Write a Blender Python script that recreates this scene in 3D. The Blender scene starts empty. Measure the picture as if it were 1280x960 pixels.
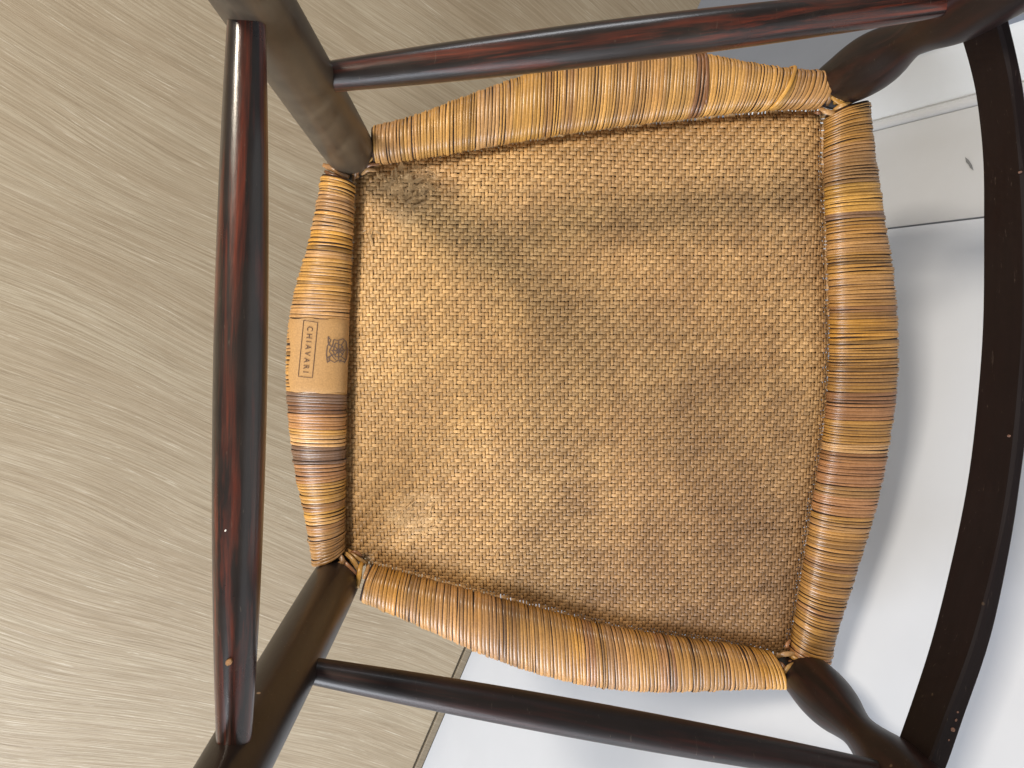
import bpy, math, random
import numpy as np
from mathutils import Matrix, Vector
random.seed(7); rng = np.random.default_rng(7)
scene = bpy.context.scene; col = scene.collection

# ------------------------------------------------------------------ frames
F = 930.0                                  # focal length in photo pixels (1280 wide)
def ray(x, y): return np.array([x-640.0, -(y-480.0), -F])
def unit(v): return v/np.linalg.norm(v)
down = unit(ray(150, 400))                 # straight down, seen by the camera
_e1, _e2 = ray(528, 960), ray(938, 0)      # foot of the wall
ydir = unit(np.cross(np.cross(_e1, _e2), down))
if ydir[1] < 0: ydir = -ydir
xdir = np.cross(ydir, -down)               # into the wall
H = 0.905
WX = float(np.dot(xdir, _e1*(H/np.dot(down, _e1))))
R3 = np.array([xdir, ydir, -down])         # camera -> world rotation (rows)
CAM = np.array([-WX, 0.0, H])
def to_world(pc): return R3 @ pc + CAM
def floor_pt(px, py):                      # photo pixel on the floor
    r = ray(px, py); return to_world(r*(H/np.dot(down, r)))
def wall_pt(px, py):
    r = ray(px, py); return to_world(r*(WX/np.dot(xdir, r)))

# chair frame: z out of the seat's underside, x and y along the seat
cz = -unit(ray(590, 400)); cx = unit(np.array([1.0, 0, 0]) - cz[0]*cz); cy = np.cross(cz, cx)
RC = np.array([cx, cy, cz])
CO = np.array([0, 0, -0.53])
dist0 = float(np.dot(-cz, CO))
def S(px, py, h=0.0):                      # photo pixel -> chair point at height h over the seat plane
    r = ray(px, py); t = (dist0-h)/np.dot(-cz, r)
    return RC @ (r*t - CO)

# ------------------------------------------------------------------ camera, world, lamps, exposure
cam_data = bpy.data.cameras.new('camera'); cam = bpy.data.objects.new('camera', cam_data); col.objects.link(cam)
M = Matrix(R3.tolist()).to_4x4(); M.translation = Vector(CAM.tolist())
cam.matrix_world = M
cam_data.sensor_width = 36; cam_data.lens = 36*F/1280; cam_data.clip_start = 0.01; cam_data.clip_end = 50
scene.camera = cam
scene.render.resolution_x = 1024; scene.render.resolution_y = 768
w = bpy.data.worlds.new('World'); scene.world = w; w.use_nodes = True
w.node_tree.nodes['Background'].inputs[0].default_value = (1.0, 0.95, 0.90, 1)
w.node_tree.nodes['Background'].inputs[1].default_value = 0.21
vs = scene.view_settings; vs.view_transform = 'Standard'; vs.look = 'None'; vs.exposure = 0; vs.gamma = 1
chair_M = Matrix((R3 @ RC.T).tolist()).to_4x4(); chair_M.translation = Vector(to_world(CO).tolist())
def area(name, loc_c, target_c, size, power, colr, sy=None):
    l = bpy.data.lights.new(name, 'AREA'); l.size = size; l.energy = power; l.color = colr
    if sy: l.shape = 'RECTANGLE'; l.size_y = sy
    o = bpy.data.objects.new(name, l); col.objects.link(o)
    a = chair_M @ Vector(loc_c); b = chair_M @ Vector(target_c)
    o.location = a; o.rotation_euler = (b-a).to_track_quat('-Z', 'Y').to_euler()
    return o
area('lamp_light', (-1.05, 0.90, 1.62), (0.05, 0.0, 0), 0.34, 37.0, (1.0, 0.87, 0.71))
area('window_light', (-0.95, -1.75, 1.05), (-0.25, -0.5, -0.3), 1.1, 80.0, (0.89, 0.93, 1.0))
area('far_window_light', (0.0, 2.2, 0.75), (0.1, 0.1, 0.0), 0.9, 9.0, (0.92, 0.95, 1.0), .35)

# ------------------------------------------------------------------ helpers
def tag(o, label=None, cat=None, kind=None, group=None):
    if label: o['label'] = label
    if cat: o['category'] = cat
    if kind: o['kind'] = kind
    if group: o['group'] = group
    return o
def mesh_obj(name, v, f, mat, parent=None, smooth=True, colors=None, uv=None):
    me = bpy.data.meshes.new(name)
    v = np.asarray(v, dtype=np.float32)
    if isinstance(f, np.ndarray):
        n = len(f); k = f.shape[1]
        me.vertices.add(len(v)); me.vertices.foreach_set('co', v.ravel())
        me.loops.add(n*k); me.loops.foreach_set('vertex_index', f.astype(np.int32).ravel())
        me.polygons.add(n); me.polygons.foreach_set('loop_start', np.arange(0, n*k, k, dtype=np.int32))
        me.polygons.foreach_set('loop_total', np.full(n, k, dtype=np.int32))
        me.update(calc_edges=True)
    else:
        me.from_pydata(v.tolist(), [], f)
    if colors is not None:
        a = me.color_attributes.new('tone', 'FLOAT_COLOR', 'POINT')
        c = np.ones((len(v), 4), np.float32); c[:, :3] = colors; a.data.foreach_set('color', c.ravel())
    if uv is not None:
        l = me.uv_layers.new(name='UVMap'); vi = np.zeros(len(me.loops), np.int32); me.loops.foreach_get('vertex_index', vi)
        l.data.foreach_set('uv', np.asarray(uv, np.float32)[vi].ravel())
    me.polygons.foreach_set('use_smooth', [smooth]*len(me.polygons))
    me.validate(); me.update()
    me.materials.append(mat)
    o = bpy.data.objects.new(name, me); col.objects.link(o)
    if parent: o.parent = parent
    return o
def grid_faces(nu, nv, base=0):
    i, j = np.meshgrid(np.arange(nu-1), np.arange(nv-1), indexing='ij')
    a = base + i*nv + j
    return np.stack([a, a+nv, a+nv+1, a+1], -1).reshape(-1, 4)
def smooth_interp(x, xs, ys):              # Catmull-Rom through (xs, ys), ys may be vectors
    xs = np.asarray(xs, float); ys = np.asarray(ys, float)
    i = int(np.clip(np.searchsorted(xs, x)-1, 0, len(xs)-2)); h = xs[i+1]-xs[i]
    t = (x-xs[i])/h; t = min(max(t, -0.6), 1.6)
    m0 = (ys[i+1]-ys[i-1])/(xs[i+1]-xs[i-1]) if i > 0 else (ys[i+1]-ys[i])/h
    m1 = (ys[i+2]-ys[i])/(xs[i+2]-xs[i]) if i < len(xs)-2 else (ys[i+1]-ys[i])/h
    if t < 0: return ys[i]+m0*(x-xs[i])
    if t > 1: return ys[i+1]+m1*(x-xs[i+1])
    return (2*t**3-3*t*t+1)*ys[i]+(t**3-2*t*t+t)*h*m0+(-2*t**3+3*t*t)*ys[i+1]+(t**3-t*t)*h*m1

def tube(name, pts, radii, mat, parent, n=36, smooth=True, bend=None, flat=1.0):
    """round turned stick through pts; seam on the far side; UV = (metres along, turns)"""
    pts = np.asarray(pts, float); L = [0]
    for a, b in zip(pts[:-1], pts[1:]): L.append(L[-1]+np.linalg.norm(b-a))
    V, U = [], []
    for k, p in enumerate(pts):
        t = unit(pts[min(k+1, len(pts)-1)]-pts[max(k-1, 0)])
        ref = np.array([0, 0, 1.0]) if abs(t[2]) < .8 else np.array([1.0, 0, 0])
        s = unit(np.cross(t, ref)); q = np.cross(s, t)
        for m in range(n+1):
            an = -math.pi/2 + 2*math.pi*m/n
            V.append(p + radii[k]*(math.cos(an)*s + flat*math.sin(an)*q)); U.append((L[k], m/n))
    f = grid_faces(len(pts), n+1)
    faces = [tuple(int(i) for i in q) for q in f]
    for k in (0, len(pts)-1):
        c = len(V); V.append(pts[k]); U.append((L[k], .5)); b = k*(n+1)
        for m in range(n): faces.append((b+m, b+m+1, c) if k else (b+m+1, b+m, c))
    return mesh_obj(name, V, faces, mat, parent, smooth, uv=U)
def resample(fn, n): return [fn(i/(n-1)) for i in range(n)]

# ------------------------------------------------------------------ materials
def new_mat(name):
    m = bpy.data.materials.new(name); m.use_nodes = True; nt = m.node_tree
    return m, nt, nt.nodes['Principled BSDF']
def N(nt, t, **kw):
    n = nt.nodes.new(t)
    for k, v in kw.items():
        if k in n.inputs: n.inputs[k].default_value = v
        else: setattr(n, k, v)
    return n
def ramp(nt, src, stops):
    r = N(nt, 'ShaderNodeValToRGB'); els = r.color_ramp.elements
    while len(els) < len(stops): els.new(.5)
    for e, (p, c) in zip(els, stops):
        e.position = p; e.color = (c, c, c, 1) if not isinstance(c, tuple) else (*c, 1)
    nt.links.new(src, r.inputs[0]); return r.outputs[0]
def mixc(nt, fac, a, b, blend='MIX'):
    m = N(nt, 'ShaderNodeMix', data_type='RGBA', blend_type=blend)
    for s, i in ((fac, 0), (a, 6), (b, 7)):
        if hasattr(s, 'is_output'): nt.links.new(s, m.inputs[i])
        else: m.inputs[i].default_value = s if not isinstance(s, tuple) else (*s, 1)
    return m.outputs[2]
def noise(nt, vec, scale, detail=4, rough=.55, dist=0):
    n = N(nt, 'ShaderNodeTexNoise'); n.inputs['Scale'].default_value = scale; n.inputs['Detail'].default_value = detail
    n.inputs['Roughness'].default_value = rough; n.inputs['Distortion'].default_value = dist
    if vec: nt.links.new(vec, n.inputs['Vector'])
    return n.outputs['Fac']
def mapped(nt, src, scale, loc=(0, 0, 0), rot=(0, 0, 0)):
    m = N(nt, 'ShaderNodeMapping'); m.inputs['Scale'].default_value = scale; m.inputs['Location'].default_value = loc
    m.inputs['Rotation'].default_value = rot; nt.links.new(src, m.inputs['Vector']); return m.outputs[0]
def bump(nt, bs, h, strength, dist=.001):
    b = N(nt, 'ShaderNodeBump'); b.inputs['Strength'].default_value = strength; b.inputs['Distance'].default_value = dist
    nt.links.new(h, b.inputs['Height']); nt.links.new(b.outputs[0], bs.inputs['Normal'])

def wood_mat(name, dust, red, seed, rough=.27, dustcol=(.13, .10, .07), spec=.5, coat=.35, chips=.8):
    m, nt, bs = new_mat(name)
    uv = N(nt, 'ShaderNodeUVMap').outputs[0]; ob = N(nt, 'ShaderNodeTexCoord').outputs['Object']
    streak = noise(nt, mapped(nt, uv, (10, 9, 1), (seed, seed*2, 0)), 1.0, 6, .65, .5)
    fine = noise(nt, mapped(nt, uv, (30, 60, 1), (seed, 0, 0)), 1.0, 4, .6)
    base = mixc(nt, ramp(nt, streak, [(.47, 0.0), (.66, 1.0)]), (.006, .0035, .0035), red)
    base = mixc(nt, ramp(nt, fine, [(.35, .0), (.65, .55)]), base, (.009, .005, .005))
    wear = noise(nt, ob, 38, 6, .65, .8)
    wear2 = noise(nt, ob, 9, 3, .6, 1.2)
    mul = N(nt, 'ShaderNodeMath', operation='MULTIPLY'); nt.links.new(ramp(nt, wear, [(.25, .35), (.7, 1.0)]), mul.inputs[0]); nt.links.new(ramp(nt, wear2, [(.36, .25), (.56, 1.0)]), mul.inputs[1])
    mul2 = N(nt, 'ShaderNodeMath', operation='MULTIPLY'); nt.links.new(mul.outputs[0], mul2.inputs[0]); mul2.inputs[1].default_value = dust
    base = mixc(nt, mul2.outputs[0], base, dustcol)
    vo = N(nt, 'ShaderNodeTexVoronoi'); vo.inputs['Scale'].default_value = 62; nt.links.new(ob, vo.inputs['Vector'])
    vc = N(nt, 'ShaderNodeTexVoronoi'); vc.inputs['Scale'].default_value = 62; nt.links.new(ob, vc.inputs['Vector'])
    chip = N(nt, 'ShaderNodeMath', operation='MULTIPLY')
    nt.links.new(ramp(nt, vo.outputs['Distance'], [(.045, 1.0), (.07, 0.0)]), chip.inputs[0])
    sep = N(nt, 'ShaderNodeSeparateColor'); nt.links.new(vc.outputs['Color'], sep.inputs[0])
    nt.links.new(ramp(nt, sep.outputs[0], [(.80, 0.0), (.82, chips)]), chip.inputs[1])
    base = mixc(nt, chip.outputs[0], base, (.30, .20, .12))
    scr = noise(nt, mapped(nt, ob, (420, 60, 300), (seed, 1, 2), (.4, .2, .7)), 1.0, 3, .7, 1.5)
    base = mixc(nt, ramp(nt, scr, [(.66, 0), (.74, .45)]), base, (.13, .10, .075))
    nt.links.new(base, bs.inputs['Base Color'])
    rr = mixc(nt, mul2.outputs[0], (rough,)*3, (.62,)*3)
    nt.links.new(rr, bs.inputs['Roughness'])
    bs.inputs['Coat Weight'].default_value = coat*(1-dust*.7); bs.inputs['Coat Roughness'].default_value = .16
    bs.inputs['Specular IOR Level'].default_value = spec
    bump(nt, bs, noise(nt, mapped(nt, uv, (40, 12, 1)), 1.0, 5), .25, .0008)
    return m
wood_red = wood_mat('red_brown_lacquered_wood', .12, (.14, .022, .008), 3.1, .26, (.13, .10, .07), .5, .35, .3)
wood_dark = wood_mat('dark_lacquered_wood', .07, (.030, .008, .006), 8.4, .42, (.055, .052, .048), .3, .08, .25)
wood_dusty = wood_mat('dusty_dark_wood', .85, (.035, .016, .008), 1.7, .40, (.095, .072, .044))
wood_brown = wood_mat('dull_dark_brown_wood', .25, (.018, .009, .005), 5.2, .38, (.05, .035, .024), .35, .2)
wood_black = wood_mat('nearly_black_wood', .05, (.007, .003, .003), 6.6, .55, (.04, .035, .03), .14, .02, .12)

def cane_mat(name, rough, coat, spotty=True, tint=(1, 1, 1)):
    m, nt, bs = new_mat(name)
    at = N(nt, 'ShaderNodeVertexColor', layer_name='tone').outputs[0]
    ob = N(nt, 'ShaderNodeTexCoord').outputs['Object']
    n1 = noise(nt, ob, 700, 3, .6); n2 = noise(nt, ob, 60, 5, .6, .5)
    c = mixc(nt, 1.0, at, ramp(nt, n1, [(.25, (.80, .78, .76)), (.75, (1.15, 1.16, 1.18))]), 'MULTIPLY')
    c = mixc(nt, 1.0, c, ramp(nt, n2, [(.3, (.84, .80, .76)), (.7, (1.1, 1.1, 1.1))]), 'MULTIPLY')
    nt.links.new(c, bs.inputs['Base Color'])
    bs.inputs['Roughness'].default_value = rough; bs.inputs['Coat Weight'].default_value = coat
    bs.inputs['Coat Roughness'].default_value = .22
    bump(nt, bs, n1, .35, .0003)
    return m
cane_wrap = cane_mat('glossy_rattan_strand', .42, .22)
cane_weave = cane_mat('woven_cane', .55, .08)

def plain(name, c, rough, sc=0, amt=.1):
    m, nt, bs = new_mat(name)
    if sc:
        ob = N(nt, 'ShaderNodeTexCoord').outputs['Object']; n = noise(nt, ob, sc, 5, .6)
        lo = tuple(x*(1-amt) for x in c); hi = tuple(min(1, x*(1+amt)) for x in c)
        nt.links.new(ramp(nt, n, [(.3, lo), (.7, hi)]), bs.inputs['Base Color'])
        bump(nt, bs, n, .2, .0005)
    else: bs.inputs['Base Color'].default_value = (*c, 1)
    bs.inputs['Roughness'].default_value = rough
    return m
core_mat = plain('dark_rail_core', (.035, .014, .006), .7, 90, .3)
backing_mat = plain('brown_inner_cane', (.06, .030, .013), .9, 300, .4)
patch_mat = plain('tan_leather_label', (.42, .235, .085), .55, 900, .16)
ink_mat = plain('dark_brown_ink', (.085, .042, .022), .6)
ink_soft = plain('grey_brown_ink', (.12, .075, .055), .6)
wall_mat = plain('white_satin_paint', (.60, .645, .715), .32, 14, .02)
trim_mat = plain('shaded_white_paint', (.50, .525, .56), .30, 10, .03)  # white gloss, greyed so the shadow on the casing sits in its colour
white_mat = plain('clean_white_paint', (.82, .85, .87), .4, 10, .02)
blue_mat = plain('blue_grey_paint', (.215, .245, .30), .5, 30, .03)
gap_mat = plain('dark_joint', (.12, .10, .08), .9)
scuff_mat = plain('grey_scuff', (.16, .17, .18), .7)

def floor_material(name, seed=0, dark=1.0):
    m, nt, bs = new_mat(name)
    ob = N(nt, 'ShaderNodeTexCoord').outputs['Object']
    wob = noise(nt, mapped(nt, ob, (1.3, 2.2, 1), (seed, 0, 0)), 1.0, 2, .5)
    # bend the grain a little: shift y by the slow noise
    sep = N(nt, 'ShaderNodeSeparateXYZ'); nt.links.new(ob, sep.inputs[0])
    mad = N(nt, 'ShaderNodeMath', operation='MULTIPLY_ADD'); nt.links.new(wob, mad.inputs[0]); mad.inputs[1].default_value = .13
    nt.links.new(sep.outputs[1], mad.inputs[2])
    cmb = N(nt, 'ShaderNodeCombineXYZ'); nt.links.new(sep.outputs[0], cmb.inputs[0]); nt.links.new(mad.outputs[0], cmb.inputs[1])
    v = cmb.outputs[0]
    broad = noise(nt, mapped(nt, v, (1.5, 13, 1)), 1.0, 4, .6)
    mid = noise(nt, mapped(nt, v, (7, 110, 1), (3, 1, 0)), 1.0, 4, .65, .1)
    pale = noise(nt, mapped(nt, v, (11, 290, 1), (7, 2, 0)), 1.0, 4, .7, .25)
    dk = noise(nt, mapped(nt, v, (9, 250, 1), (1, 9, 0)), 1.0, 4, .7, .2)
    fine = noise(nt, mapped(nt, v, (9, 520, 1), (5, 5, 0)), 1.0, 3, .7, .2)
    ticks = noise(nt, mapped(nt, v, (16, 460, 1), (2, 8, 0)), 1.0, 4, .75, .5)
    c = mixc(nt, ramp(nt, broad, [(.3, 0), (.7, 1.0)]), (.335*dark, .272*dark, .188*dark), (.40*dark, .345*dark, .25*dark))
    c = mixc(nt, ramp(nt, mid, [(.4, 0), (.66, .55)]), c, (.30*dark, .235*dark, .155*dark))
    c = mixc(nt, ramp(nt, dk, [(.54, 0), (.68, .5)]), c, (.17*dark, .125*dark, .075*dark))
    c = mixc(nt, ramp(nt, pale, [(.60, 0), (.72, .65)]), c, (.60*dark, .54*dark, .43*dark))
    c = mixc(nt, ramp(nt, fine, [(.42, .5), (.58, 0)]), c, (.22*dark, .17*dark, .105*dark))
    c = mixc(nt, ramp(nt, ticks, [(.60, 0), (.68, .5)]), c, (.60*dark, .55*dark, .44*dark))
    nt.links.new(c, bs.inputs['Base Color'])
    bs.inputs['Roughness'].default_value = .42
    bump(nt, bs, fine, .6, .0008)
    return m
floor_mat = floor_material('pale_wood_grain_tile')
strip_mat = floor_material('darker_floor_strip', 4, .62)

# ------------------------------------------------------------------ the floor
def box(name, x0, x1, y0, y1, z0, z1, mat, parent=None, bev=0.0, smooth=False):
    b = min(bev, abs(z1-z0)/2)
    if b > 0:
        v = [(x0, y0, z0), (x1, y0, z0), (x1, y1, z0), (x0, y1, z0), (x0, y0, z1-b), (x1, y0, z1-b), (x1, y1, z1-b), (x0, y1, z1-b),
             (x0+b, y0+b, z1), (x1-b, y0+b, z1), (x1-b, y1-b, z1), (x0+b, y1-b, z1)]
        f = [(3, 2, 1, 0), (0, 1, 5, 4), (1, 2, 6, 5), (2, 3, 7, 6), (3, 0, 4, 7), (4, 5, 9, 8), (5, 6, 10, 9), (6, 7, 11, 10), (7, 4, 8, 11), (8, 9, 10, 11)]
    else:
        v = [(x0, y0, z0), (x1, y0, z0), (x1, y1, z0), (x0, y1, z0), (x0, y0, z1), (x1, y0, z1), (x1, y1, z1), (x0, y1, z1)]
        f = [(3, 2, 1, 0), (0, 1, 5, 4), (1, 2, 6, 5), (2, 3, 7, 6), (3, 0, 4, 7), (4, 5, 6, 7)]
    return mesh_obj(name, v, f, mat, parent, smooth)
floor = box('floor', -3.2, 0.02, -2.2, 2.2, -0.03, -0.006, gap_mat); tag(floor, kind='structure')
seam = floor_pt(586, 800)[0]               # the joint that runs along the wall
for (y0, y1) in ((-2.2, -.9), (-.897, .9), (.903, 2.2)):
    for (x0, x1) in ((-3.2, -1.603), (-1.6, seam-.0015)):
        box('floor_tile', x0, x1, y0, y1, -.006, 0, floor_mat, floor, .0012)
box('edge_strip', seam+.0022, 0.0, -2.2, 2.2, -.006, -.0005, strip_mat, floor, .0012)

# ------------------------------------------------------------------ the wall with its casing and panel
yA = float((wall_pt(1090, 168)[1] + wall_pt(1215, 131)[1])/2)     # moulded edge of the casing
yB = float((wall_pt(1105, 288)[1] + wall_pt(1228, 273)[1])/2)     # joint between casing and panel
wall = mesh_obj('wall', [(0.016, -2.2, 0), (0.016, 2.2, 0), (0.016, 2.2, 2.6), (0.016, -2.2, 2.6), (.12, -2.2, 0), (.12, 2.2, 0), (.12, 2.2, 2.6), (.12, -2.2, 2.6)],
    [(0, 1, 2, 3), (7, 6, 5, 4), (1, 5, 6, 2), (4, 0, 3, 7), (3, 2, 6, 7)], wall_mat, None, False); tag(wall, kind='structure')
def empty(name, loc=(0, 0, 0)):
    o = bpy.data.objects.new(name, None); col.objects.link(o); o.location = loc; o.empty_display_size = .05; return o
casing = empty('door_casing', (0, 0, 0))
tag(casing, 'white painted casing board with a moulded edge standing on the wall behind the chair', 'casing')
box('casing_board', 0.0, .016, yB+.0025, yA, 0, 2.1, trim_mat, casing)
# moulding: an ogee swept up the edge of the board
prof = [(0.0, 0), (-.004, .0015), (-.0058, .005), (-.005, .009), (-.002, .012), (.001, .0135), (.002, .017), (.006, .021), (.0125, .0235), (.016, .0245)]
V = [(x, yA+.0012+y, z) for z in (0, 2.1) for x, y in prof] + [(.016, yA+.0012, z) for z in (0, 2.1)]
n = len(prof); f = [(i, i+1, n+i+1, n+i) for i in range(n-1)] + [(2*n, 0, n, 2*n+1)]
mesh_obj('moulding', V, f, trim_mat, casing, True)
xC = float(floor_pt(871, 12)[0]); rr_ = ray(1108, 76); yC = float(to_world(rr_*((xC-CAM[0])/np.dot(xdir, rr_)))[1])
box('casing_board', .002, .016, yA+.0262, yC-.002, 0, 2.1, white_mat, casing)
bb_ = empty('wall_board', (0, 0, 0)); tag(bb_, 'flat blue grey painted board standing out from the wall, at the top of the picture', 'board')
box('board_front', xC, xC+.006, yC, 2.2, 0, 2.1, blue_mat, bb_); box('board_core', xC+.0062, .016, yC+.0006, 2.2, 0, 2.1, white_mat, bb_)
panel = empty('wall_panel', (0, 0, 0)); tag(panel, 'large plain white panel beside the casing, down to the floor strip', 'panel')
box('panel_board', -.0005, .016, -2.2, yB, 0.0, 2.1, wall_mat, panel)
sc = [wall_pt(*p) for p in ((1207, 197), (1211, 200), (1215, 206), (1217, 213), (1213, 210), (1211, 206), (1208, 203))]
mesh_obj('scuff_mark', [(-.0009, p[1], p[2]) for p in sc] + [(-.0002, p[1], p[2]) for p in sc],
         [tuple(range(7))]+[(i, (i+1) % 7, 7+(i+1) % 7, 7+i) for i in range(7)], scuff_mat, casing, False)

# ------------------------------------------------------------------ the chair
chair = empty('chair'); chair.matrix_world = chair_M
tag(chair, 'upturned dark wooden chair with a woven cane seat, its underside and legs facing up', 'chair')

# --- legs
def rear_leg(base, far, mat):
    b = np.array(base); d = (np.array(far)-b); d = d/d[2]          # per metre of height
    zs = [-.014, 0, .03, .08, .14, .2, .26, .32, .38, .42, .425]
    rs = [.0170, .0171, .0172, .0168, .0161, .0152, .0142, .0132, .0122, .0115, .009]
    return tube('leg', [b+d*z for z in zs], rs, mat, chair, 44), b, d
Lt, bt, dt = rear_leg(S(437, 188, 0), S(310, -12, .22), wood_dusty)
Lb, bb, db = rear_leg(S(419, 727, 0), S(291, 962, .22), wood_brown)
tag(Lt, 'dusty grey brown round rear leg at the upper left corner'); tag(Lb, 'dark brown round rear leg at the lower left corner')
def front_leg(base, mat):
    b = np.array(base); zs = [-.014, -.004, .004, .015, .03, .043, .055, .066, .077, .088, .10, .112, .125, .16, .22, .3, .38, .425]
    rs = [.0165, .0172, .0176, .0184, .0188, .0180, .0160, .0132, .0113, .0120, .0142, .0168, .0185, .0192, .018, .0155, .013, .0115]
    zz = np.linspace(zs[0], zs[-1], 70); rr = [float(smooth_interp(z, zs, rs)) for z in zz]
    return tube('leg', [b+np.array([0.01*z, np.sign(b[1])*0.0*z, z]) for z in zz], rr, mat, chair, 44), b
Ft, ft = front_leg(S(1055, 100, 0), wood_dark)
Fb, fb = front_leg(S(1004, 842, 0), wood_dark)
tag(Ft, 'turned front leg with a swollen foot end at the upper right corner'); tag(Fb, 'turned front leg with a swollen foot end at the lower right corner')

# --- stretchers
def spindle(name, a, b, r_end, r_mid, mat, sag=0):
    a = np.array(a); b = np.array(b)
    return tube(name, resample(lambda t: a+(b-a)*t, 40), [r_end+(r_mid-r_end)*math.sin(math.pi*min(max(t, 0), 1))**.8 for t in np.linspace(0, 1, 40)], mat, chair, 40)
s = spindle('rear_stretcher', bt+dt*.221, bb+db*.219, .0064, .0105, wood_red); tag(s, 'red brown tapered stretcher between the two rear legs')
HS = .128
spindle('side_stretcher', bt+dt*HS, ft+np.array([0, 0, HS+.006]), .0068, .0108, wood_red)
spindle('side_stretcher', bb+db*HS, fb+np.array([0, 0, HS]), .0064, .0102, wood_dark)
# front stretcher: a sawn board curved outwards, with a wide chamfer on its outer edge
zt = .140; zb = .108
inn = [(1200, 40), (1213, 85), (1222, 130), (1229, 200), (1230, 280), (1229, 400), (1222, 500), (1210, 600), (1190, 700), (1162, 810), (1125, 920), (1110, 955), (1092, 990)]
out = [(1246, 24), (1258, 75), (1266, 120), (1275, 200), (1280, 290), (1280, 400), (1273, 500), (1262, 600), (1246, 690), (1217, 800), (1180, 900), (1160, 955), (1144, 990)]
far = [(1262, 20), (1275, 75), (1283, 120), (1291, 200), (1296, 290), (1296, 400), (1290, 500), (1278, 600), (1264, 690), (1240, 800), (1206, 900), (1187, 955), (1172, 990)]
inb = [S(a, b, zb) for a, b in inn]; fas = [S(a, b, zt) for a, b in far]
outs = [S(a, b, zt) for a, b in out]
k = np.linspace(0, len(outs)-1, 60); V = []; U = []; ln = 0; prev = None
for t in k:
    ib = smooth_interp(t, range(len(outs)), inb); a = smooth_interp(t, range(len(outs)), outs); b = smooth_interp(t, range(len(outs)), fas); o = unit(b-a)
    if prev is not None: ln += np.linalg.norm(a-prev)
    prev = a; dn = unit(ib-a); wv = .0005*math.sin(t*2.1)
    ring = [ib, a+dn*.0014, a+o*(.0014+wv), b-o*.0016, b-(0, 0, .0016), b-(0, 0, .012), ib+o*.0105, ib+o*.0020]
    V += ring; U += [(ln, q/8) for q in range(8)]
m = len(k); f = []
for i in range(m-1):
    for j in range(8):
        f.append((i*8+j, i*8+(j+1) % 8, (i+1)*8+(j+1) % 8, (i+1)*8+j))
f += [tuple(range(7, -1, -1)), tuple((m-1)*8+j for j in range(8))]
fs = mesh_obj('front_stretcher', V, f, wood_black, chair, False, uv=U); tag(fs, 'curved black board bowed outwards between the front legs, with a chamfered edge')

def spot(px, py, h, rad, mat, parent, nm='worn_spot', sq=.7):
    c = S(px, py, h); a0 = random.uniform(0, 3); n_ = 9; V = []
    for z_, k_ in ((0.0003, 1), (-.0012, 1.1)):
        for i in range(n_):
            a = 6.283*i/n_; rr_ = rad*k_*(1+.25*math.sin(a*2+a0)); V.append(c+np.array([rr_*math.cos(a)*sq, rr_*math.sin(a), z_]))
    return mesh_obj(nm, V, [tuple(range(n_-1, -1, -1))[::-1]]+[(i, n_+i, n_+(i+1) % n_, (i+1) % n_) for i in range(n_)], mat, parent, False)
rust_mat = plain('bare_reddish_wood', (.16, .085, .06), .8, 900, .4); tan_mat = plain('bare_orange_wood', (.26, .13, .045), .7, 900, .4); fleck_mat = plain('white_paint_fleck', (.7, .66, .6), .7)
rs_ = [o for o in chair.children if o.name.startswith('rear_stretcher')][0]
spot(286, 828, .2285, .0016, tan_mat, rs_); spot(282, 663, .2295, .0005, fleck_mat, rs_, 'paint_fleck')
for p_ in ((1191, 912, .0015), (1195, 900, .0008), (1197, 890, .0007), (1186, 925, .0006), (1262, 545, .0006), (1276, 215, .0007)): spot(p_[0], p_[1], zt, p_[2], rust_mat, fs)

# --- back of the chair (below and behind the seat)
back_len = .0
def floor_len(p, d):                        # how far along -z from p until the floor
    w0 = np.array(chair_M @ Vector(p.tolist())); w1 = np.array(chair_M @ Vector((p-d).tolist())); return w0[2]/(w0[2]-w1[2])
upv = np.array([.10, 0, 1.0])
Lp = [floor_len(b_, upv) for b_ in (bt, bb)]
BL = min(Lp)-.016
for b_ in (bt, bb):
    tube('back_post', [b_-upv*z for z in np.linspace(.010, BL, 12)], [.0150-.003*i/11 for i in range(12)], wood_dark, chair, 24)
def cross(z, r, name, bow=0):
    a = bt-upv*z; b = bb-upv*z
    tube(name, resample(lambda t: a+(b-a)*t+np.array([-bow*math.sin(math.pi*t), 0, 0]), 24), [r]*24, wood_dark, chair, 20, flat=1.6)
cross(BL-.012, .010, 'top_rail', .012); cross(BL*.55, .008, 'back_rail', .012)
for t in (.2, .35, .5, .65, .8):
    a = bt-upv*(BL*.55); b = bb-upv*(BL*.55); a2 = bt-upv*(BL-.012); b2 = bb-upv*(BL-.012); bw = np.array([-.012*math.sin(math.pi*t), 0, 0])
    p = a+(b-a)*t+bw; q = a2+(b2-a2)*t+bw
    tube('back_spindle', resample(lambda s_: p+(q-p)*s_, 12), [.004+.003*math.sin(math.pi*i/11) for i in range(12)], wood_dark, chair, 14)

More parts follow.
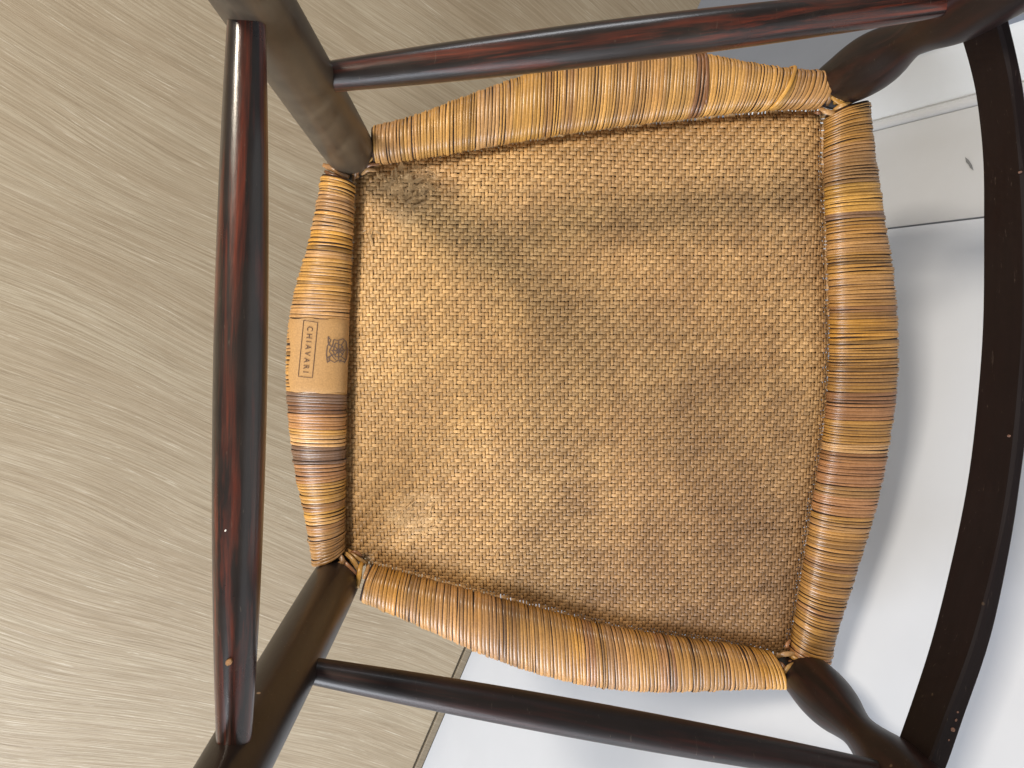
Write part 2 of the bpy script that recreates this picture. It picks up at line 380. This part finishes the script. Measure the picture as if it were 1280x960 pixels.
# --- seat rails: each a core with a wound rattan strand
RAILS = {
 'top': dict(axis=0, outer=[(455, 162), (520, 145), (580, 122), (640, 100), (700, 82), (760, 72), (830, 67), (880, 69), (920, 77), (980, 87), (1034, 91)],
             inner=[(460, 207), (540, 195), (640, 178), (740, 162), (860, 147), (960, 137), (1034, 135)], rng=(468, 1032), pitch=4.35,
             skew=[(460, 2), (520, 1), (600, -2), (760, -6), (900, -8), (960, -14), (1000, -18), (1034, -14)]),
 'right': dict(axis=1, outer=[(1083, 122), (1088, 170), (1095, 220), (1105, 285), (1115, 350), (1120, 420), (1118, 490), (1108, 560), (1091, 640), (1066, 720), (1045, 785), (1034, 834)],
             inner=[(1034, 130), (1032, 190), (1033, 250), (1037, 350), (1038, 440), (1031, 540), (1016, 640), (1001, 740), (991, 800), (984, 834)], rng=(131, 828), pitch=4.15,
             skew=[(130, 16), (160, 12), (200, 6), (300, 3), (430, 2), (600, -4), (700, -8), (780, -14), (830, -14)]),
 'bottom': dict(axis=0, outer=[(445, 747), (500, 770), (560, 797), (620, 823), (680, 843), (740, 856), (800, 862), (860, 862), (930, 859), (980, 858)],
             inner=[(445, 700), (520, 721), (600, 742), (680, 762), (760, 783), (860, 799), (930, 809), (982, 821)], rng=(453, 975), pitch=4.4,
             skew=[(450, 14), (480, 8), (560, 3), (650, -3), (800, -7), (900, -6), (975, -12)]),
 'left': dict(axis=1, outer=[(403, 217), (390, 290), (373, 350), (362, 400), (358, 460), (361, 520), (370, 590), (383, 650), (392, 708)],
             inner=[(444, 217), (440, 300), (437, 380), (434, 460), (432, 540), (431, 620), (430, 708)], rng=(222, 702), pitch=4.5,
             skew=[(217, 10), (260, 8), (330, 5), (420, 3), (520, 3), (600, -3), (660, -7), (702, -16)]),
}
HZ = .0115
for r in RAILS.values():
    ax = r['axis']
    for nm in ('outer', 'inner'):
        r[nm+'_x'] = [p[ax] for p in r[nm]]; r[nm+'_p'] = [S(p[0], p[1], 0) for p in r[nm]]
def rail_pt(r, c, th, off=0.0, raw=False):
    """c: place along the rail, th: 0 at the outer edge, pi/2 facing up, pi at the inner edge"""
    if not raw: 
        sk = float(np.interp(c, [a for a, _ in r['skew']], [b for _, b in r['skew']]))
        inn_ = (1-math.cos(th))/2; c = c+sk*inn_**1.6
    O = smooth_interp(c, r['outer_x'], r['outer_p']); I = smooth_interp(c, r['inner_x'], r['inner_p'])
    mid = (O+I)/2; hw = np.linalg.norm(O-I)/2; e = (O-I)/(2*hw)
    ct, st = math.cos(th), math.sin(th)
    x = math.copysign(abs(ct)**.86, ct)*(hw+off); z = math.copysign(abs(st)**.86, st)*(HZ+off)
    return mid + e*x + np.array([0, 0, z])
honey = np.array([.58, .325, .095]); amber = np.array([.60, .32, .065]); pink = np.array([.42, .225, .09]); brown = np.array([.215, .098, .042]); pale = np.array([.62, .36, .15]); grey = np.array([.22, .125, .075])
BANDS = {'top': [(866, 878, brown, .9), (796, 830, pink, .5), (640, 700, amber, .5), (470, 500, pink, .6), (990, 1032, pink, .6), (680, 690, brown, .5), (708, 712, brown, .5)],
 'right': [(176, 228, pink*.8, .75), (228, 262, amber, .8), (262, 273, grey, .8), (340, 372, pink, .4), (378, 386, brown, .6), (488, 500, brown, .9), (500, 520, brown*1.3, .8), (552, 560, pale, .7), (560, 575, brown*1.2, .75), (575, 606, brown*1.5, .8), (618, 640, brown*1.6, .7), (700, 712, brown, .55), (760, 772, brown*1.3, .5), (815, 828, brown*1.5, .7)],
 'bottom': [(835, 842, brown, .85), (820, 834, brown*1.5, .6), (640, 646, brown, .5), (540, 620, pink, .5), (903, 907, brown, .6), (730, 740, brown*1.5, .6), (760, 790, pink, .4), (960, 975, amber, .5)],
 'left': [(222, 240, amber, .6), (244, 262, pink*.85, .6), (488, 500, grey*.8, .95), (500, 512, brown*.9, .95), (512, 532, brown*1.5, .7), (540, 552, pale, .7), (553, 574, grey*.75, .95), (574, 600, brown*1.4, .75), (600, 625, amber*.8, .4), (626, 633, brown, .7), (634, 650, amber*.8, .5), (651, 662, brown*1.2, .6), (662, 702, pink*.75, .7)]}
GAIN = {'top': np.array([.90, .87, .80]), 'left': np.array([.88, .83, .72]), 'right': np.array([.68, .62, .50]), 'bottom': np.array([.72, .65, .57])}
def wrap(name, r, rail_obj):
    NT, NW = 26, 5
    ths = np.linspace(-.62*math.pi, 1.42*math.pi, NT)
    V, C, Fc = [], [], []
    c = r['rng'][0]; drift = 0; run = 0; runcol = honey
    while c < r['rng'][1]:
        wd = r['pitch']*random.uniform(.72, 1.22)
        drift = .85*drift + random.gauss(0, .25)
        hgt = random.gauss(0, .00026); gapf = random.uniform(.78, .97)
        if random.random() < .05: gapf *= .8
        if run <= 0: run = random.randint(1, 7); runcol = random.choice([honey, honey, honey*.95+amber*.1, amber, honey*.9, honey*.6+pink*.4, pale*.9])
        run -= 1
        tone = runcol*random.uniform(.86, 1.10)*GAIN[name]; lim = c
        if random.random() < .09: tone = tone*.62
        tone = tone*random.choice([1, 1, 1, .86, 1.1])
        for (a, b, cc, wgt) in BANDS[name]:
            if a <= c <= b: tone = tone*(1-wgt)+cc*wgt*random.uniform(.85, 1.15)
        if name == 'left' and 392 < c < 494: hgt = -.0002      # pressed flat under the label
        base = len(V); ph = random.uniform(0, 6.28); lean = random.gauss(0, .6); ga = random.choice([0, .08, .2, .42]); gp = random.uniform(0, 6.3); gfq = random.uniform(.6, 1.6)
        for i, th in enumerate(ths):
            sag = drift*math.sin(th)+lean*math.cos(th)*.8
            for j in range(NW):
                s_ = j/(NW-1)*2-1
                off = .0003+hgt+.00036*(1-s_*s_)
                gw = gapf*(1-ga*max(0.0, math.sin(gp+th*gfq))**4)
                V.append(rail_pt(r, c+wd/2+sag+s_*wd/2*gw, th, off)) 
                k_ = 1+.07*math.sin(ph+th*2.3)
                C.append(tone*k_)
        Fc.append(grid_faces(NT, NW, base))
        c += wd
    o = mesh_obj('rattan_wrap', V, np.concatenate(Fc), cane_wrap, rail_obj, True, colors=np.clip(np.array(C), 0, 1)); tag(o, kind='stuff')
labels = {'top': 'bowed side rail wound with honey rattan, along the top of the picture', 'right': 'wide front rail wound with brown banded rattan',
          'bottom': 'bowed side rail wound with rattan, along the bottom of the picture', 'left': 'short rear rail wound with rattan, carrying the small label'}
for name, r in RAILS.items():
    c0, c1 = r['rng']; cs = np.linspace(c0-2, c1+2, 50); ths = np.linspace(0, 2*math.pi, 29)[:-1]; V = []
    for c in cs:
        for th in ths: V.append(rail_pt(r, c, th, -.0003))
    f = []
    for i in range(49):
        for j in range(28): f.append((i*28+j, i*28+(j+1) % 28, (i+1)*28+(j+1) % 28, (i+1)*28+j))
    f += [tuple(range(27, -1, -1)), tuple(49*28+j for j in range(28))]
    ro = mesh_obj('seat_rail', V, f, core_mat, chair); tag(ro, labels[name]); r['obj'] = ro
    wrap(name, r, ro)

# --- woven seat panel (2/2 twill of split cane), real over-and-under strands
def inner_at(name, px): 
    r = RAILS[name]; return smooth_interp(px, [p[r['axis']] for p in r['inner']], [p[1-r['axis']] for p in r['inner']])
poly_px = [(x, float(inner_at('top', x))) for x in np.linspace(446, 1032, 30)] + [(float(inner_at('right', y)), y) for y in np.linspace(140, 822, 30)] \
        + [(x, float(inner_at('bottom', x))) for x in np.linspace(982, 432, 30)] + [(float(inner_at('left', y)), y) for y in np.linspace(698, 214, 30)]
poly = np.array([S(a, b, -.004)[:2] for a, b in poly_px])
cen = poly.mean(0)
def span(fixed_axis, val):                  # where a strand at this coordinate enters and leaves the opening
    o = 1-fixed_axis; hits = []
    for a, b in zip(poly, np.roll(poly, -1, 0)):
        if (a[fixed_axis]-val)*(b[fixed_axis]-val) < 0:
            t = (val-a[fixed_axis])/(b[fixed_axis]-a[fixed_axis]); hits.append(a[o]+(b[o]-a[o])*t)
    return (min(hits), max(hits)) if len(hits) >= 2 else None
def fsum(x, y, sd, sc):                     # smooth wandering field
    r_ = np.random.default_rng(sd); v = 0
    for k in range(7):
        a, b, p = r_.normal(0, sc), r_.normal(0, sc), r_.uniform(0, 6.28); v = v+np.sin(a*x+b*y+p)
    return v/3.0
def edge_dist(P):
    d = np.full(len(P), 9.0)
    for a, b in zip(poly, np.roll(poly, -1, 0)):
        ab = b-a; t = np.clip(((P-a)@ab)/(ab@ab), 0, 1); d = np.minimum(d, np.linalg.norm(P-(a+t[:, None]*ab), axis=1))
    return d
def relax(P):                               # wander of the weave + height of the panel
    dx = .0011*fsum(P[:, 0], P[:, 1], 3, 22); dy = .0011*fsum(P[:, 0], P[:, 1], 4, 22)
    ed = edge_dist(P)
    z = -.0030 - .0065*np.exp(-ed/.008) + .0012*fsum(P[:, 0], P[:, 1], 6, 24)
    return np.stack([P[:, 0]+dx, P[:, 1]+dy, z], 1), ed
PX, PY = .00245, .00268
xmin, xmax = poly[:, 0].min(), poly[:, 0].max(); ymin, ymax = poly[:, 1].min(), poly[:, 1].max()
nx, ny = int((xmax-xmin)/PX)+1, int((ymax-ymin)/PY)+1
wx = xmin+PX*(np.arange(nx)+.5); wy = ymin+PY*(np.arange(ny)+.5)
wx = wx + rng.normal(0, .00016, nx); wy = wy + rng.normal(0, .00014, ny)
err = {}
blot = [(S(510, 238, 0)[:2], .030, 1.0), (S(520, 650, 0)[:2], .023, .8)]
def frayed(P):
    v = np.zeros(len(P))
    for c_, rad, a in blot:
        d = np.linalg.norm(P-c_, axis=1)/rad + .35*fsum(P[:, 0], P[:, 1], 9, 160); v = np.maximum(v, a*np.clip(1.6-1.8*d, 0, 1))
    return v
base_w = np.array([.61, .385, .160]); base_u = np.array([.57, .345, .130])
def stain_and_shade(P):
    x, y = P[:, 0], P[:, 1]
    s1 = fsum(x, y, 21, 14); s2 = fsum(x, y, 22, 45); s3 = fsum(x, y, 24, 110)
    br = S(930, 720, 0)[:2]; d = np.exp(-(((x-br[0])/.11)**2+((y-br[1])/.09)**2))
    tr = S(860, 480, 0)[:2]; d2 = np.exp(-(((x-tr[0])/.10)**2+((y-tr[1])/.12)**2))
    cn = S(478, 222, 0)[:2]; d3 = np.exp(-(((x-cn[0])/.045)**2+((y-cn[1])/.028)**2))  # upper left corner: dust and dirt, with the shadow there painted in too
    g = np.clip(.05+.035*s1+.035*s2+.05*s3+.34*d+.12*d2+.26*d3+.16*np.clip((x+.10)/.30, 0, 1)+.10*np.clip((-y)/.2, 0, 1), 0, .62)  # also darkens gradually towards the right and the bottom
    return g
def strand_set(axis):
    """axis 0: strands running along x (weft); 1: along y (warp)"""
    V, C, Fc = [], [], []; base = 0
    lines = wy if axis == 0 else wx; cross_ = wx if axis == 0 else wy
    NW = 3 if axis == 0 else 5
    for i, val in enumerate(lines):
        sp = span(1 if axis == 0 else 0, val)
        if not sp: continue
        ids = [j for j, c in enumerate(cross_) if sp[0]-.004 < c < sp[1]+.004]
        if len(ids) < 3: continue
        ids = np.array(ids); P_ = PX if axis == 0 else PY; half = (PY if axis == 0 else PX)/2
        offs = np.array([-.42, -.14, .14, .42])
        along = (cross_[ids][:, None]+offs*P_).ravel()
        jj = np.repeat(ids, 4); k4 = np.tile(np.arange(4), len(ids))
        ph = ((jj-i) % 4) if axis == 0 else ((i-jj) % 4)       # weft i over warps (j-i)%4<2
        over = (ph < 2) if axis == 0 else (ph >= 2)
        # rounded block: low at its two ends
        first = np.where(axis == 0, ph % 2 == 0, ph % 2 == (1))
        endq = (first & (k4 == 0)) | (~first & (k4 == 3)); sub = (first & (k4 == 1)) | (~first & (k4 == 2))
        z = np.where(over, .00060, -.00075)
        z = np.where(over & endq, -.00015, z); z = np.where(over & sub, .00048, z); z = np.where(~over & endq, -.00025, z)
        blk = (jj-((ph % 2))) ; 
        hb = np.sin(blk*12.9898+i*78.233)*43758.5453; hb = hb-np.floor(hb)
        z = z + np.where(over, (hb-.5)*.00014, 0)
        wid = half*(.91 if axis == 0 else .85)*random.uniform(.86, 1.06)
        narrow = np.where(over & endq, .86, 1.0)
        lat = val + rng.normal(0, .00003, len(along)).cumsum()*.3
        tone_s = random.uniform(.86, 1.12); warm = random.uniform(-.03, .03)
        ss = np.linspace(-1, 1, NW)
        hump = {3: [-.00028, .00006, -.00028], 5: [-.00030, .00004, -.00018, .00004, -.00030]}[NW]
        A = np.repeat(along, NW); B = np.repeat(lat, NW)+np.tile(ss, len(along))*wid*np.repeat(narrow, NW)
        P = np.stack([A, B] if axis == 0 else [B, A], 1)
        Q, ed = relax(P); fr = frayed(P)
        zz = np.repeat(z, NW)*(1-.75*fr)+np.tile(hump, len(along))*(1-.6*fr)
        Q[:, 2] += zz + fr*rng.normal(0, .00012, len(zz))
        Q[:, :2] += fr[:, None]*rng.normal(0, .0002, (len(zz), 2))
        g = stain_and_shade(P)
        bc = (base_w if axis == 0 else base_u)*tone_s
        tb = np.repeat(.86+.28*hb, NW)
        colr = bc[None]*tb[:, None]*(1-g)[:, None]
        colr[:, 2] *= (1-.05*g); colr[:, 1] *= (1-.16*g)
        colr = colr*(1-.6*fr[:, None])+np.array([.55, .375, .19])*.6*fr[:, None]*np.repeat(.8+.4*hb, NW)[:, None]
        V.append(Q); C.append(colr); Fc.append(grid_faces(len(along), NW, base)); base += len(Q)
    return np.concatenate(V), np.concatenate(C), np.concatenate(Fc)
seat = None
# the inner layer behind the weave
bp = cen+(poly-cen)*1.0
ring = [(p[0], p[1], -.0150) for p in bp]; ring2 = [(p[0], p[1], -.0165) for p in bp]; nb = len(ring)
seat = mesh_obj('seat_panel', ring+ring2, [tuple(range(nb-1, -1, -1)), tuple(range(nb, 2*nb))]+[(i, (i+1) % nb, nb+(i+1) % nb, nb+i) for i in range(nb)], backing_mat, chair, False)
tag(seat, 'woven cane seat panel in a fine diagonal twill')
for axis, nm in ((0, 'cane_weft'), (1, 'cane_warp')):
    v, c, f = strand_set(axis); o = mesh_obj(nm, v, f, cane_weave, seat, True, colors=np.clip(c, 0, 1)); tag(o, kind='stuff')

# --- single loose strands, broken ends and the binding at the four corners
def ribbon(name, pts, wid, tone, parent, thick=.0006, curl=0, mat=None):
    pts = [np.array(p, float) for p in pts]; n = 14; V, C = [], []
    ks = np.linspace(0, len(pts)-1, n)
    P = [smooth_interp(k, range(len(pts)), pts) for k in ks]
    for i, p in enumerate(P):
        t = unit(P[min(i+1, n-1)]-P[max(i-1, 0)]); up = np.array([0, 0, 1.0]); s_ = np.cross(t, up)
        s_ = unit(s_) if np.linalg.norm(s_) > 1e-3 else np.array([1, 0, 0.]); q = np.cross(s_, t)
        wv = wid*(1 if 1 < i < n-2 else .7)/2
        for a, b in ((-1, 0), (-.6, 1), (.6, 1), (1, 0), (.6, -1), (-.6, -1)):
            V.append(p+s_*wv*a+q*thick*b); C.append(tone*(1-.12*abs(a))*(1+.05*math.sin(i)))
    f = []
    for i in range(n-1):
        for j in range(6): f.append((i*6+j, (i+1)*6+j, (i+1)*6+(j+1) % 6, i*6+(j+1) % 6))
    f += [tuple(range(6)), tuple(range((n-1)*6+5, (n-1)*6-1, -1))]
    return mesh_obj(name, V, f, mat or cane_wrap, parent, True, colors=np.clip(np.array(C), 0, 1))
rt = RAILS['top']
o = ribbon('loose_strand', [rail_pt(rt, 986, .02, .0012, True), rail_pt(rt, 987, .7, .0022, True), rail_pt(rt, 977, 1.6, .0024, True), rail_pt(rt, 966, 2.3, .002, True), rail_pt(rt, 960, 2.9, .0010, True)], .0030, amber*1.05, rt['obj'])
tag(o, 'single loose strand crossing the others slantwise')
o = ribbon('loose_strand', [rail_pt(rt, 877, t_, .0016, True)+np.array([0.0, 0, 0]) for t_ in (-.2, .3, .9, 1.6, 2.3)], .0026, brown, rt['obj']); tag(o, 'dark raised strand on the wound rail')
def corner(center, spec, parent):
    for (a, b, c, wd, tone, h) in spec:
        ribbon('corner_binding', [S(*a, h[0]), S(*b, h[1]), S(*c, h[2])], wd, tone, parent)
P_ = RAILS
corner(None, [((404, 206), (420, 213), (436, 222), .0042, pink*.9, (.003, .007, .002)), ((426, 212), (437, 208), (447, 222), .0050, pink*.75, (.006, .009, 0)),
    ((440, 210), (452, 200), (466, 190), .0032, pale*.8, (.004, .008, .009)), ((444, 214), (456, 204), (467, 196), .0030, honey*.8, (.002, .006, .006)),
    ((444, 220), (449, 209), (458, 207), .0034, brown*1.4, (.001, .006, .002)), ((452, 218), (460, 212), (470, 213), .0030, pale*.7, (-.001, .003, .0)),
    ((406, 214), (416, 219), (430, 221), .0030, brown, (.002, .005, .004)), ((441, 226), (444, 216), (442, 208), .003, pink*.6, (0, .004, .004)), ((455, 213), (462, 206), (474, 205), .0026, brown, (0, .004, .003))], P_['left']['obj'])
corner(None, [((430, 690), (441, 700), (450, 716), .0036, honey*.8, (.001, .006, .005)), ((426, 698), (436, 708), (449, 722), .0030, brown*1.4, (.004, .008, .006)),
    ((434, 686), (446, 697), (458, 704), .0030, honey*.7, (-.002, .003, .001)), ((452, 702), (450, 712), (447, 735), .0036, amber*.9, (.001, .008, .009)),
    ((424, 693), (428, 702), (420, 708), .0040, pink*.7, (.006, .008, .006)), ((436, 692), (444, 690), (452, 695), .0026, brown*1.5, (-.001, .002, 0)),
    ((438, 700), (446, 708), (452, 711), .0026, pale*.6, (.002, .006, .004)), ((461, 706), (458, 716), (455, 724), .0030, pale*.9, (0, .007, .009)), ((398, 702), (412, 709), (428, 706), .0034, pink*.7, (.003, .008, .007))], P_['left']['obj'])
corner(None, [((1022, 132), (1032, 139), (1044, 142), .0040, pale*.8, (0, .006, .006)), ((1036, 112), (1043, 122), (1054, 130), .0046, amber*.75, (.004, .008, .009)),
    ((1036, 108), (1038, 120), (1034, 132), .0034, pink*.8, (.006, .007, .002)), ((1044, 130), (1050, 122), (1060, 126), .0050, amber*.7, (.004, .010, .008)),
    ((1030, 138), (1024, 141), (1018, 140), .0026, brown, (-.001, .002, 0)), ((1040, 140), (1052, 132), (1064, 128), .0032, honey*.9, (.003, .009, .009))], P_['right']['obj'])
corner(None, [((970, 822), (980, 818), (994, 817), .0044, pale*.65, (0, .005, .005)), ((984, 815), (992, 822), (1004, 828), .0036, amber*.75, (.001, .006, .009)),
    ((980, 846), (985, 834), (996, 829), .0036, honey*.6, (.007, .010, .008)), ((974, 828), (980, 835), (978, 846), .0034, brown*1.2, (.003, .006, .006)),
    ((1014, 832), (1024, 828), (1035, 834), .0056, pink*.6, (.008, .012, .006)), ((986, 812), (984, 806), (988, 800), .0030, brown*1.6, (0, .004, .002)), ((986, 826), (992, 830), (990, 838), .0030, brown, (.004, .007, .007))], P_['right']['obj'])
# flakes of torn cane skin lying flat on the worn patches
for (cx0, cy0, rad, cnt) in ((514, 230, 34, 26), (500, 246, 24, 8), (478, 226, 14, 4), (520, 650, 28, 12), (463, 292, 9, 4)):
    for q in range(cnt):
        a = random.uniform(0, 6.28); rr_ = rad*math.sqrt(random.random())
        x, y = cx0+rr_*math.cos(a), cy0+rr_*math.sin(a)*.8; th = random.choice([0, 1.57, .7, 2.4, 1.2])+random.gauss(0, .35)
        L_, W2 = random.uniform(3, 8), random.uniform(.8, 3.0); hz = -.0030+random.uniform(.0002, .0006); tl = random.uniform(-.0003, .0006)
        sh = [(-1, -.7), (-.2+random.uniform(-.3, .3), random.uniform(.2, 1)), (1, random.uniform(-.4, 1)), (.9, random.uniform(-.9, -.5)), (.3, -1), (-.6, -1.0)]
        top = []
        for (u_, v_) in sh:
            px = x+math.cos(th)*u_*L_-math.sin(th)*v_*W2; py = y+math.sin(th)*u_*L_+math.cos(th)*v_*W2
            top.append(S(px, py, hz+tl*u_+.0003*(1-abs(v_))))
        V = top+[p-np.array([0, 0, .0004]) for p in top]
        tone = np.array([.44, .28, .125])*random.uniform(.7, 1.2)*(.85 if cy0 < 300 else 1.1)
        mesh_obj('cane_flake', V, [tuple(range(5, -1, -1))]+[(i, (i+1) % 6, 6+(i+1) % 6, 6+i) for i in range(6)], cane_weave, seat, False, colors=np.tile(tone, (12, 1)))

# --- the maker's label on the rear rail
rl = RAILS['left']
def on_rail(px, py, off):                   # the rail's surface where the photo shows this pixel
    xo = smooth_interp(py, [p[1] for p in rl['outer']], [p[0] for p in rl['outer']]); xi = smooth_interp(py, [p[1] for p in rl['inner']], [p[0] for p in rl['inner']])
    q = ((px-xi)/(xo-xi)*2-1); q = max(-.995, min(.995, q)); th = math.acos(math.copysign(abs(q)**(1/.86), q))
    return rail_pt(rl, py, th, off, True)
V = []; nu, nv = 22, 18
for i in range(nu):
    py = 398+90*i/(nu-1)
    for j in range(nv):
        ei = j/(nv-1)
        px = (366.5-1.5*math.sin(i*.5)) + ((436.5-1.2*math.cos(i*.9))-366.5)*ei
        V.append(on_rail(px, py+3.2*(ei-.2)*(1 if i > 10 else .6)+1.0*math.sin(j*.8), .0013 if 0 < j < nv-1 and 0 < i < nu-1 else .0008))
lab = mesh_obj('maker_label', V, grid_faces(nu, nv), patch_mat, chair, True); tag(lab, 'small tan label glued over the rattan of the rear rail, lettered CHIAVARI')
def polyline(name, lines, wpx, mat, off=.00165):
    V, f = [], []
    for pl in lines:
        pl = [np.array(p, float) for p in pl]; dense = []
        for a, b in zip(pl[:-1], pl[1:]):
            m_ = max(2, int(np.linalg.norm(b-a)/3)+1)
            dense += [a+(b-a)*k_/m_ for k_ in range(m_)]
        dense.append(pl[-1]); b0 = len(V)
        for i, p in enumerate(dense):
            t = unit(dense[min(i+1, len(dense)-1)]-dense[max(i-1, 0)]); s_ = np.array([-t[1], t[0]])
            for a in (-1, 1): V.append(on_rail(*(p+s_*a*wpx/2), off))
        f += [(b0+2*i, b0+2*i+2, b0+2*i+3, b0+2*i+1) for i in range(len(dense)-1)]
    return mesh_obj(name, V, f, mat, lab, False)
polyline('printed_frame', [[(385.6, 400.2), (401.6, 402.8), (395.3, 470.4), (379.0, 468.8), (385.6, 400.2)]], .75, ink_mat)
cu = bpy.data.curves.new('text', 'FONT'); cu.body = 'CHIAVARI'; cu.size = 1.0; cu.space_character = 1.55; cu.align_x = 'CENTER'; cu.align_y = 'CENTER'
to = bpy.data.objects.new('text', cu); col.objects.link(to)
bpy.context.view_layer.update()
me = bpy.data.meshes.new_from_object(to.evaluated_get(bpy.context.evaluated_depsgraph_get())); bpy.data.objects.remove(to)
tv = np.array([v.co[:] for v in me.vertices]); lo, hi = tv.min(0), tv.max(0); tw, thh = (hi-lo)[:2]; tc = (lo+hi)/2
dd = np.array([-6.4, 67.6]); dd = dd/np.linalg.norm(dd); dr = np.array([dd[1], -dd[0]])
cpt = np.array([390.4, 436.0]); W_, H_ = 56.0, 6.6
V = [on_rail(*(cpt+dd*(v[0]-tc[0])/tw*W_+dr*(v[1]-tc[1])/thh*H_), .00170) for v in tv]
mesh_obj('printed_text', V, [tuple(p.vertices) for p in me.polygons], ink_mat, lab, False)
em = [[(413, 420), (416, 425), (412, 432), (411, 442), (412, 452), (415, 449), (420, 452), (424, 449), (431, 452)],
      [(419, 424), (424, 425), (429, 423), (432, 427), (433, 438), (432, 448), (430, 453)],
      [(419, 424), (418, 430), (414, 438), (418, 445), (421, 449)], [(421, 428), (427, 431), (430, 438), (427, 445), (421, 445), (418, 438), (421, 428)],
      [(424, 426), (424, 448)], [(416, 437), (432, 437)], [(413, 430), (419, 433)], [(412, 446), (419, 442)], [(420, 432), (429, 443)], [(429, 432), (420, 443)], [(430, 426), (427, 431)], [(431, 449), (427, 445)],
      [(413, 421), (413, 428), (416, 432)], [(414, 451), (414, 446), (417, 442)], [(425, 452), (427, 448)], [(424, 435), (428, 438), (424, 441), (421, 438), (424, 435)]]
polyline('printed_emblem', em, 1.0, ink_soft)
